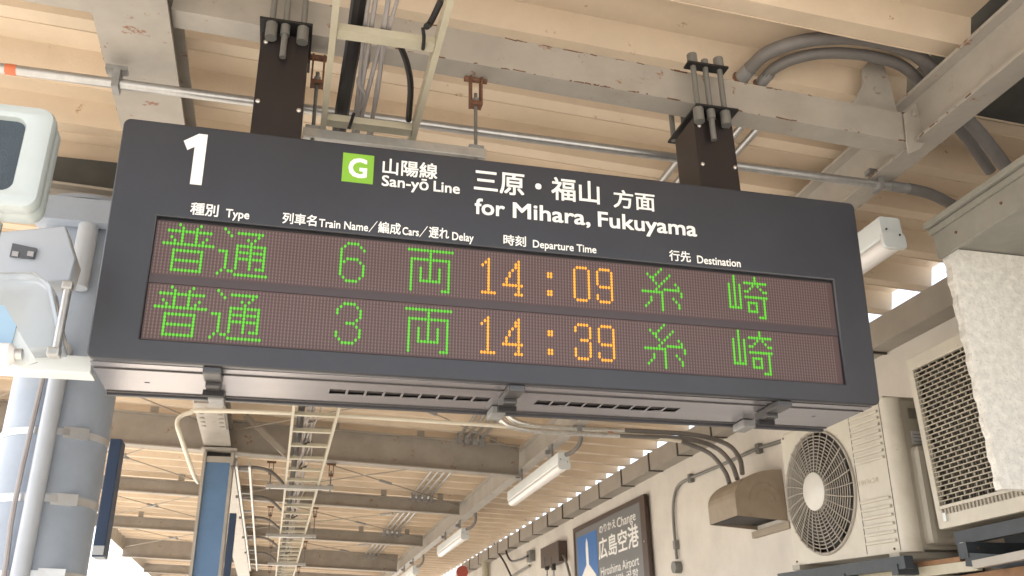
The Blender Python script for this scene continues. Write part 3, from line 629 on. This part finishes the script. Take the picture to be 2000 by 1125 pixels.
# ================================================================== LAMPS
def lamp(y0, label, x=2.5):
    t = thing('fluorescent_lamp', (2.5, y0, 3.36), label, 'ceiling lamp', 'white fluorescent lamps hung under the right girder')
    L_ = 1.95
    body = plate([rrect(x-.055, x+.055, 0, .11, .012, 3)], L_, .002, axes((0, y0+L_, 3.385), (1, 0, 0), (0, 0, 1), (0, -1, 0))); obj('housing', body, 'white', t)
    lens = plate([[(x-.05, .0), (x+.05, .0), (x+.046, -.03), (x+.025, -.05), (x-.025, -.05), (x-.046, -.03)][::-1]], L_-.03, .002, axes((0, y0+L_-.015, 3.384), (1, 0, 0), (0, 0, 1), (0, -1, 0))); obj('lamp_cover', lens, 'tube', t)
    cap = plate([rrect(x-.06, x+.06, -.05, .03, .02, 3)], .02, .002, axes((0, y0+.012, 3.385), (1, 0, 0), (0, 0, 1), (0, -1, 0))); obj('end_cap', cap, 'white', t)
    for dy in (.35, 1.5):
        bm = NB(); box(bm, x-.01, x+.01, y0+dy, y0+dy+.12, 3.497, 3.655); b_ = obj('hanger_bracket', bm, 'galv_d', t)
        bm = NB(); box(bm, x-.06, x-.011, y0+dy+.03, y0+dy+.06, 3.56, 3.60); obj('bracket_bolt', bm, 'galv_d', b_)
    bm = NB(); tube(bm, [(x+.02, y0+.02, 3.47), (x+.06, y0-.12, 3.48), (x+.10, y0-.2, 3.55), (x+.10, y0-.22, 3.66), (x+.10, y0-.22, 3.85)], .020, 10, smooth=5); obj('feed_cable', bm, 'pvc', t, smooth=True) if y0 > 5 else bm.free()
    for z in ((3.425, 3.402)): obj('screw', tube(NB(), [(x-.035 if z > 3.41 else x+.03, y0-.009, z), (x-.035 if z > 3.41 else x+.03, y0-.013, z)], .005, 8), 'dark', t)
lamp(3.10, 'white lamp whose end shows beside the right edge of the departure board', 2.585)
lamp(7.85, 'nearest full white lamp hanging below the departure board')
lamp(12.45, 'second white lamp, farther along the right girder')
lamp(17.0, 'farthest white lamp at the bottom of the view')

# ================================================================== AIR CONDITIONERS
def vents(parent, y0, y1, zs, x):
    for z in zs: obj('louvre', box(NB(), x-.013, x-.0005, y0, y1, z-.007, z+.007, bev=.003), 'ac', parent, local=True)
ac1 = thing('air_conditioner', (3.01, 5.0, 2.18), 'cream outdoor air conditioner with a round fan guard and pale hub', 'air conditioner', rot=(math.radians(2.6), 0, 0))
# local frame: x into the wall, y from 0 down to -1.06 towards the camera, z up
Wd, Ht, Dp = 1.06, .775, .36
yc, zcn, R_ = -.355, .385, .345
hole = [(yc+R_*.985*math.cos(a), zcn+R_*.985*math.sin(a)) for a in (2*math.pi*k/48 for k in range(48))]
mX = axes((0, 0, 0), (0, 1, 0), (0, 0, 1), (1, 0, 0))
fr = plate([rrect(-Wd+.06, 0, 0, Ht, .006, 2), hole], .02, .001, mX); obj('front_panel', fr, 'ac', ac1, local=True)
bm = NB(); tube(bm, [(.06, -Wd+.06, 0.0), (.06, -Wd+.06, Ht)], .06, 28); obj('rounded_corner', bm, 'ac', ac1, local=True, smooth=True)
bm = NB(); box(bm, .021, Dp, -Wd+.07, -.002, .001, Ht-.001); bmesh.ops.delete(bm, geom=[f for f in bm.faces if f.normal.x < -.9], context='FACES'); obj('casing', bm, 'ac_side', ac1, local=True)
bm = NB(); box(bm, .02, Dp+.02, -Wd+.05, .01, Ht+.0, Ht+.018, bev=.004); obj('lid', bm, 'ac', ac1, local=True)
for k in range(3): obj('label_line', box(NB(), .13, .25-.03*k, -Wd+.0004, -Wd+.0009, .545+.018*k, .549+.018*k), 'fin', ac1, local=True)
bm = NB(); box(bm, .12, .125, -.72, -.01, .02, Ht-.02); obj('fan_shroud', bm, 'fan', ac1, local=True)
# side service cover (faces the camera)
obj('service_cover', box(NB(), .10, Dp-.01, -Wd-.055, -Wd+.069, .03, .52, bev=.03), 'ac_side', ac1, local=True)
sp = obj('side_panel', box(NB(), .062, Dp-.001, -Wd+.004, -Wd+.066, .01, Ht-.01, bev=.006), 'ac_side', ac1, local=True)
obj('rating_label', box(NB(), .12, .27, -Wd+.001, -Wd+.0035, .535, .60), 'label_pale', sp, local=True)
obj('black_label', box(NB(), .17, .20, -Wd+.0008, -Wd+.0033, .615, .64), 'label_dark', sp, local=True)
obj('handle_recess', box(NB(), .12, .26, -Wd-.003, -Wd+.004, .665, .72, bev=.002), 'fin', sp, local=True)
obj('cover_handle', box(NB(), .19, .33, -Wd-.062, -Wd-.05, .42, .45, bev=.003), 'fin', sp, local=True)
obj('small_button', box(NB(), .25, .262, -Wd+.0005, -Wd+.0035, .48, .49), 'dark', sp, local=True)
vents(ac1, -.98, -.735, [.715-.034*k for k in range(8)], 0); vents(ac1, -.98, -.735, [.06+.042*k for k in range(6)], 0)
obj('panel_seam', box(NB(), -.0015, -.0003, -.722, -.718, .01, Ht-.01), 'groove', ac1, local=True)
obj('panel_seam', box(NB(), -.0015, -.0003, -Wd+.062, -Wd+.066, .01, Ht-.01), 'groove', ac1, local=True)
obj('maker_name', text_bm('HITACHI', .735, .90, .36, .026, axes((-.0012, 0, 0), (0, -1, 0), (0, 0, 1), (-1, 0, 0)), .01, .0006), mat('faint_print', (.5, .46, .38), .5, var=0), ac1, local=True)
# fan guard: concentric rings and spokes, domed
gd = obj('guard_rim', None or (lambda bm: (tube(bm, [(-.004, yc+R_*math.cos(2*math.pi*k/56), zcn+R_*math.sin(2*math.pi*k/56)) for k in range(57)], .009, 6), bm)[1])(NB()), 'grille', ac1, local=True)
for j in range(1, 12):
    r = .105+j*(R_-.115)/12; x = -.012-.022*math.cos(r/R_*1.5)
    obj('guard_ring', tube(NB(), [(x, yc+r*math.cos(2*math.pi*k/48), zcn+r*math.sin(2*math.pi*k/48)) for k in range(49)], .0031, 5), 'grille', gd, local=True)
for j in range(30):
    a = 2*math.pi*j/30; pts = []
    for q in range(5):
        r = .10+q*(R_-.10)/4; b_ = a+.10*(1-r/R_); pts.append((-.016-.022*math.cos(r/R_*1.5), yc+r*math.cos(b_), zcn+r*math.sin(b_)))
    obj('guard_spoke', tube(NB(), pts, .0028 if j % 2 else .0036, 5), 'grille', gd, local=True)
obj('guard_hub', tube(NB(), [(-.012, yc, zcn), (-.040, yc, zcn), (-.046, yc, zcn)], .108, 40, rf=lambda t: .108 if t < .9 else .10), 'hub', gd, local=True, smooth=True)
for j in range(3):
    a0 = math.radians(20+120*j); bm = NB(); g0 = []
    for q in range(5):
        for rr in (.08, .31):
            a = a0+math.radians(16*q); g0.append(bm.verts.new((.085-.010*q*(1 if rr < .1 else 1.4), yc+rr*math.cos(a), zcn+rr*math.sin(a))))
    for q in range(4): bm.faces.new((g0[2*q], g0[2*q+1], g0[2*q+3], g0[2*q+2]))
    r_ = bmesh.ops.solidify(bm, geom=bm.faces[:], thickness=.004); obj('fan_blade', bm, 'fan', ac1, local=True)
for y in (-.06, -.98):
    obj('foot', box(NB(), -.03, Dp+.03, y-.04, y+.04, -.03, -.001), 'ac_side', ac1, local=True)
for y, z in ((-.03, .02), (-.95, .02), (-.03, Ht-.02)):
    obj('screw', tube(NB(), [(-.0, y, z), (-.005, y, z)], .006, 8), 'rusty', ac1, local=True)
# second, nearer unit seen from its coil-grille side
ac2 = thing('air_conditioner', (3.09, 3.80, 2.215), 'larger cream air conditioner with a brick pattern coil guard partly behind the stucco block', 'air conditioner')
W2, H2 = 1.5, .86
mX2 = axes((0, 0, 0), (0, 1, 0), (0, 0, 1), (1, 0, 0))
obj('front_frame', plate([rrect(-W2, 0, 0, H2, .01, 3), rect(-W2+.05, -.035, .105, H2-.065)], .03, .003, mX2), 'ac', ac2, local=True)
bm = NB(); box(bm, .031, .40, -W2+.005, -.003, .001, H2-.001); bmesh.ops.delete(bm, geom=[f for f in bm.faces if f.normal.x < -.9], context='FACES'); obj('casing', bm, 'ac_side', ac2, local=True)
obj('coil', box(NB(), .06, .09, -W2+.02, -.01, .02, H2-.02), 'fin', ac2, local=True)
bm = NB()
for k in range(75): box(bm, .046, .0595, -W2+.03+k*.0195, -W2+.034+k*.0195, .05, H2-.03)
tag(obj('coil_fin', bm, 'fin', ac2, local=True), kind='stuff')
NR = 30; rh = (H2-.065-.105)/NR
for k in range(NR+1):
    z = .105+k*rh; obj('guard_bar', box(NB(), .004, .014, -W2+.05, -.035, z-.0018, z+.0018), 'guard', ac2, local=True)
bm = NB()
for k in range(NR):
    z = .105+k*rh; y = -.036-(0 if k % 2 else .029)
    box(bm, .005, .013, -.049, -.047, z, z+rh)
    while y > -W2+.05: box(bm, .005, .013, y-.0018, y+.0018, z+.002, z+rh-.003); y -= .058
tag(obj('guard_link', bm, 'guard', ac2, local=True), kind='stuff')
bm = NB(); box(bm, -.012, .001, -W2+.01, -.03, .088, .104, bev=.003); obj('guard_lip', bm, 'ac', ac2, local=True)
bm = NB()
for k in range(60): box(bm, -.010, .0, -.05-k*.024-.009, -.05-k*.024, .062, .0875)
tag(obj('lip_notch', bm, 'ac_side', ac2, local=True), kind='stuff')
obj('latch_clip', box(NB(), -.012, .0, -.075, -.055, .03, .07, bev=.002), 'white', ac2, local=True)
# supports
sh = thing('wall_bracket', (3.3, 4.5, 2.0), 'blue grey steel bracket frame under the fan guard air conditioner', 'bracket')
bm = NB(); bar(bm, (2.98, 5.12, 2.115), (2.98, 3.92, 2.078), .05, .06); obj('bracket_rail', bm, 'bracket', sh)
bm = NB(); bar(bm, (3.30, 5.12, 2.115), (3.30, 3.92, 2.078), .05, .06); obj('bracket_rail', bm, 'bracket', sh)
for y in (4.98, 4.45, 4.0): obj('bracket_arm', bar(NB(), (2.95, y, 2.05), (4.17, y, 2.05), .05, .05), 'bracket', sh)
sh2 = thing('wall_bracket', (3.2, 3.4, 2.1), 'blue grey angled steel bracket under the larger air conditioner', 'bracket')
for x in (3.14, 3.42): obj('bracket_rail', bar(NB(), (x, 3.74, 2.165), (x, 2.4, 2.165), .05, .06), 'bracket', sh2)
for y in (3.66, 3.0): obj('bracket_arm', bar(NB(), (3.08, y, 2.10), (4.17, y, 2.10), .06, .07), 'bracket', sh2)
obj('brace', bar(NB(), (3.10, 3.66, 2.06), (3.5, 2.6, 1.88), .05, .06), 'bracket', sh2)
bm = NB(); tube(bm, [(3.12, 3.69, 2.09), (3.12, 3.69, 2.14)], .02, 8); obj('bolt', bm, 'screw', sh2)
# low rusty shelf edge and masonry under the units
sf = thing('lean_to_roof', (3.0, 4.4, 1.95), 'low lean-to roof edge with a rusty strip below the air conditioners', 'roof edge')
a, b = at(1640, 1124, Y=4.6), at(1880, 1092, Y=3.7)
obj('rusty_strip', bar(NB(), a+(a-b)*.6, b, .03, .022), 'brownrust', sf)
obj('edge_board', bar(NB(), a+(a-b)*.6+Vector((0, 0, -.035)), b+(b-a)*.10+Vector((0, 0, -.035)), .03, .045), 'ladder', sf)
a, b = at(1905, 1103, Y=3.55), at(2010, 1082, Y=3.2)
obj('edge_board', bar(NB(), a, b+(b-a)*2, .03, .035), 'steel', sf)
obj('rust_sheet', box(NB(), 3.12, 3.16, 2.0, 3.95, 1.6, 2.0), 'brownrust', sf)
bm = NB(); box(bm, 3.45, 4.168, 2.0, 4.6, 1.5, 2.35); tag(obj('masonry_base', bm, 'hood'), 'weathered grey masonry behind the air conditioner brackets', 'masonry')

# ================================================================== VENT HOOD ON THE WALL
hd = thing('vent_hood', (4.17, 7.2, 2.75), 'weathered beige quarter round vent hood on the station wall', 'vent hood')
def hoodprof(x0, zt, n=10):
    return [(4.165, 2.765)]+[(4.165, zt)]+[(4.165-(4.165-x0)*math.sin(math.radians(a)), 2.96+(zt-2.96)*math.cos(math.radians(a))) for a in [90*k/n for k in range(1, n+1)]]+[(x0, 2.80)]
prf = hoodprof(3.70, 3.20); bm = NB()
Ya, Yb = 6.93, 7.45
A = [bm.verts.new((x, Ya, z)) for x, z in prf]; B = [bm.verts.new((x, Yb, z)) for x, z in prf]
bm.faces.new(A); bm.faces.new(B[::-1])
for i in range(1, len(prf)-1): bm.faces.new((A[i+1], A[i], B[i], B[i+1]))
obj('cowl', bm, 'hood', hd)
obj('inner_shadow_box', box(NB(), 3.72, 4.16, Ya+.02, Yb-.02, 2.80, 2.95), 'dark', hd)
for r in (.09, .15):
    obj('pressed_ring', tube(NB(), [(3.98+r*1.0*math.cos(a), Ya-.002, 2.93+r*math.sin(a)) for a in [math.pi*k/14 for k in range(15)]], .003, 6), 'hood', hd, smooth=True)
obj('wall_flange', box(NB(), 4.13, 4.168, Ya-.06, Yb+.06, 2.70, 2.755), 'hood', hd)
# conduit on the wall with round box
wc = [at(p[0], p[1], X=4.14) for p in ((1640, 822), (1512, 866), (1480, 876), (1400, 912), (1350, 933), (1325, 948), (1316, 975), (1315, 1010), (1319, 1062), (1322, 1092))]
t = conduit('wall_conduit', wc, .016, 'bolt_grey', 'grey conduit bending down the pale wall to a round box', sm=5)
for p in ((1482, 876), (1349, 934), (1320, 1064)):
    c = at(*p, X=4.14); bm = NB(); box(bm, 4.118, 4.165, c.y-.03, c.y+.03, c.z-.045, c.z+.045, bev=.004); obj('saddle', bm, 'bolt_grey', t)
c = at(1322, 1108, X=4.13); bm = NB(); tube(bm, [(4.168, c.y, c.z), (4.09, c.y, c.z)], .062, 20); obj('round_box', bm, 'bolt_grey', t)

# ================================================================== AIRPORT SIGN
ws = thing('airport_sign', (4.1, 11.3, 2.5), 'grey wall sign with a blue aeroplane panel and the words Hiroshima Airport', 'sign')
TL, TR = at(1119, 1031, X=4.10), at(1258, 967, X=4.10)
ya, yb, zt = TL.y, TR.y, (TL.z+TR.z)/2; zbm = 2.05
SM = axes((4.10, ya, 0), (0, -1, 0), (0, 0, 1), (-1, 0, 0)); WS = ya-yb
obj('sign_frame', plate([rect(0, WS, zbm, zt), rect(.05, WS-.16, zbm+.05, zt-.06)], .05, .004, SM@Matrix.Translation((0, 0, -.045))), 'sign_frame', ws)
obj('sign_face', box(NB(), .04, WS-.15, zbm+.04, zt-.05, -.04, -.012, SM), 'sign_grey', ws)
def su(px, py): p = at(px, py, X=4.10); return ya-p.y, p.z
SS = 6.816
def sc_(x, y): return su(1110+x/SS, 960+y/SS)
u0, v1 = sc_(108, 612); u1, _ = sc_(362, 520); _, vl = sc_(110, 612)
bp = obj('symbol_panel', box(NB(), u0, u1, zt-1.45, v1-.01, -.0118, -.009, SM), 'sign_blue', ws)
uc = (u0+u1)/2; hw = (u1-u0)/2
_, ztop = sc_(225, 615)
pl_ = [(0, 0), (.05, -.10), (.07, -.25), (.07, -.62), (.46, -.92), (.46, -1.02), (.07, -.90), (.06, -1.12), (.2, -1.24), (.2, -1.30), (0, -1.25)]
pl_ = [(uc+x*hw*1.75, ztop-.01+y*.56) for x, y in pl_]; pl_ = pl_+[(2*uc-x, y) for x, y in pl_[-2:0:-1]]
obj('aeroplane_symbol', plate([pl_[::-1]], .002, 0, SM@Matrix.Translation((0, 0, -.0088))), 'letter', bp)
TS = SM@Matrix.Translation((0, 0, -.0116))
def stx(name, s, a, b, cap_px, bold=.02, full=False):
    (ua, va), (ub, vb) = sc_(*a), sc_(*b); obj(name, text_bm(s, ua, ub, (va+vb)/2, cap_px, TS, bold, .001, full), 'letter', ws)
def hgt(x, y0, y1): return abs(sc_(x, y0)[1]-sc_(x, y1)[1])
stx('change_japanese', 'のりかえ', (402, 560), (622, 480), hgt(500, 420, 530), .012, True)
stx('change_english', 'Change', (640, 470), (885, 388), hgt(660, 340, 465), .0)
stx('airport_japanese', '広島空港', (398, 900), (935, 745), hgt(660, 500, 815)*.97, .02, True)
stx('airport_english', 'Hiroshima Airport', (425, 1120), (932, 985), hgt(730, 905, 1030), .0)
stx('airport_korean', '히로시마 공항', (430, 1260), (925, 1130), hgt(870, 1045, 1150)*1.05, .01, True)
obj('screw', tube(NB(), [sc_(1045, 718) and (4.098, ya-WS+.08, 3.0), (4.088, ya-WS+.08, 3.0)], .01, 8), 'screw', ws)

# small things on the wall beyond the sign
bx = thing('socket_box', at(1078, 1083, X=4.08), 'dark brown socket box with two plugs on the far wall', 'socket box')
a, b = at(1058, 1072, X=4.05), at(1094, 1096, X=4.05)
obj('box_body', box(NB(), 4.03, 4.165, min(a.y, b.y), max(a.y, b.y), b.z, a.z), 'sign_frame', bx)
for px in (1068, 1081):
    c = at(px, 1100, X=4.06); obj('plug', tube(NB(), [c+Vector((0, 0, .09)), c+Vector((0, 0, -.10))], .035, 10), 'cable', bx, smooth=True)
    obj('plug_lead', tube(NB(), [c, c+Vector((0, 0, -.8))], .012, 8), 'cable_g', bx)
cable('wall_cable', [at(p[0], p[1], X=4.10) for p in ((1092, 1078), (1102, 1088), (1108, 1105), (1114, 1128))], .02, 'pvc', 'dark cable curving down beside the socket box')
cable('wall_cable', [at(p[0], p[1], X=4.05) for p in ((966, 1062), (972, 1078), (985, 1098), (998, 1125))], .018, 'cable', 'black cable hanging from the gutter end down the far wall')
cable('wall_cable', [at(p[0], p[1], X=4.05) for p in ((970, 1062), (985, 1066), (991, 1085), (1000, 1096), (1018, 1092), (1030, 1086))], .018, 'cable', 'looping black cable plugged into the far wall socket')
c = at(1034, 1086, X=4.10); tag(obj('wall_socket', box(NB(), 4.08, 4.165, c.y-.12, c.y+.12, c.z-.09, c.z+.09, bev=.01), 'bolt_grey'), 'grey round cornered wall socket where a looping cable ends', 'socket')
a, b = at(1000, 1125, X=4.13), at(1034, 1105, X=4.13); cable('wall_pipe', [a, b], .02, 'bolt_grey', 'straight grey pipe low on the far wall', 'pipe', sm=0)
c = at(945, 1110, X=4.05); cable('downpipe', [(4.08, c.y, 2), (4.08, c.y, 3.70)], .07, 'ladder', 'cream downpipe below the far gutter', 'pipe', sm=0, n=14)
p = at(903, 1117, X=3.9); t = thing('round_signal', (p.x, p.y, p.z), 'small faded red disc at the far end of the gutter', 'signal')
obj('disc', tube(NB(), [(p.x, p.y, p.z), (p.x, p.y+.05, p.z)], .13, 20), 'red', t); obj('stem', bar(NB(), (p.x, p.y+.03, p.z-.12), (p.x, p.y+.03, 1), .04, .04), 'galv_d', t)

# ================================================================== LEFT: LOUDSPEAKER, EQUIPMENT, SHELF
sp = thing('loudspeaker', (-.85, 2.05, 2.55), 'white rounded loudspeaker housing with a dark mesh front at the left edge', 'loudspeaker')
mS = axes((0, 2.05, 0), (1, 0, 0), (0, 0, 1), (0, 1, 0))
zlo, zhi = 2.598, 2.872
xr = -.597
obj('frame', plate([rrect(-1.12, xr, zlo, zhi, .035, 6), rrect(-1.07, xr-.062, zlo+.045, zhi-.040, .022, 5)], .05, .014, mS@Matrix.Translation((0, 0, -.03))), 'speaker', sp, smooth=True)
obj('shell', plate([rrect(-1.115, xr-.003, zlo+.003, zhi-.003, .035, 6)], .07, .02, mS@Matrix.Translation((0, 0, .01))), 'speaker', sp, smooth=True)
obj('mesh_front', plate([rrect(-1.08, xr-.058, zlo+.040, zhi-.035, .02, 5)], .01, 0, mS@Matrix.Translation((0, 0, -.012))), 'mesh_dark', sp)
bm = NB(); tube(bm, [(-.70, 2.12, 2.43), (-.70, 2.12, 2.60)], .012, 10); obj('mount_post', bm, 'galv', sp)
bm = NB(); tube(bm, [(-.70, 2.12, 2.37), (-.70, 2.12, 2.44)], .026, 14, rf=lambda t: .028-.014*t); obj('mount_knob', bm, 'white', sp, smooth=True)
eq = thing('equipment_housing', (-.9, 3.1, 2.5), 'light grey equipment housing with a dark label plate behind the loudspeaker', 'equipment housing')
def pq(px, py, Y): p = at(px, py, Y=Y); return (p.x, p.z)
q = [pq(*p, 2.95) for p in ((-60, 458), (128, 440), (148, 505), (136, 548), (-60, 556))]
obj('casing', plate([q[::-1]], .10, .006, axes((0, 3.05, 0), (1, 0, 0), (0, 0, 1), (0, -1, 0))), 'housing', eq)
q = [pq(*p, 2.935) for p in ((24, 474), (72, 484), (66, 504), (18, 500))]
lp = obj('label_plate', plate([q[::-1]], .006, 0, axes((0, 2.944, 0), (1, 0, 0), (0, 0, 1), (0, -1, 0))), 'label_dark', eq)
for xx in (24, 54):
    q = [pq(*p, 2.93) for p in ((xx, 489), (xx+12, 491), (xx+10, 500), (xx-2, 498))]
    obj('label_window', plate([q[::-1]], .004, 0, axes((0, 2.937, 0), (1, 0, 0), (0, 0, 1), (0, -1, 0))), 'label_pale', lp)
cv = thing('clear_cover', (-.95, 2.6, 2.43), 'pale translucent cover standing on the white shelf', 'cover')
q = [pq(*p, 2.66) for p in ((-70, 530), (66, 528), (98, 552), (116, 640), (122, 684), (-70, 690))]
obj('cover_shell', plate([q[::-1]], .12, .012, axes((0, 2.78, 0), (1, 0, 0), (0, 0, 1), (0, -1, 0))), 'pane', cv)
sr = thing('support_strut', (-.70, 2.64, 2.42), 'slim steel support strut beside the pale translucent cover', 'strut')
obj('strut_tube', tube(NB(), [at(134, 556, Y=2.64), at(109, 688, Y=2.64)], .012, 10), 'galv', sr, smooth=True)
obj('hinge_block', box(NB(), *(lambda p: (p.x-.012, p.x+.018, 2.625, 2.655, p.z-.012, p.z+.014))(at(130, 560, Y=2.64)), bev=.006), 'galv', sr)
obj('foot_block', box(NB(), *(lambda p: (p.x-.018, p.x+.016, 2.62, 2.66, p.z-.012, p.z+.014))(at(106, 690, Y=2.64)), bev=.006), 'galv', sr)
sf2 = thing('white_shelf', (-.9, 2.75, 2.39), 'white equipment shelf running behind the left end of the departure board', 'shelf')
zs = at(100, 690, Y=2.72).z
obj('shelf_plate', box(NB(), -1.7, -.566, 2.735, 2.80, zs-.052, zs-.035), 'white', sf2); obj('shelf_lip', box(NB(), -1.7, -.566, 2.72, 2.734, zs-.054, zs-.002, bev=.003), 'white', sf2)
fx = thing('bracket_lamp', (-.75, 2.3, 2.3), 'small white lamp with a triangular reflector in front of the shelf', 'lamp')
q = [pq(*p, 2.35) for p in ((32, 640), (72, 706), (40, 716), (10, 706), (-40, 700), (-40, 660), (22, 672))]
obj('reflector', plate([q[::-1]], .008, 0, axes((0, 2.36, 0), (1, 0, 0), (0, 0, 1), (0, -1, 0))), 'white', fx)
q = [pq(*p, 2.345) for p in ((-40, 600), (8, 596), (32, 636), (22, 674), (-40, 668))]
obj('blue_pane', plate([q[::-1]], .006, 0, axes((0, 2.35, 0), (1, 0, 0), (0, 0, 1), (0, -1, 0))), 'blue_pane', fx)
obj('bulb', tube(NB(), [at(-60, 690, Y=2.32), at(20, 692, Y=2.32), at(30, 692, Y=2.32)], .028, 14, rf=lambda t: .028 if t < .9 else .018), 'tube', fx, smooth=True)
obj('socket', tube(NB(), [at(28, 692, Y=2.32), at(44, 692, Y=2.32)], .014, 12), 'galv', fx, smooth=True)
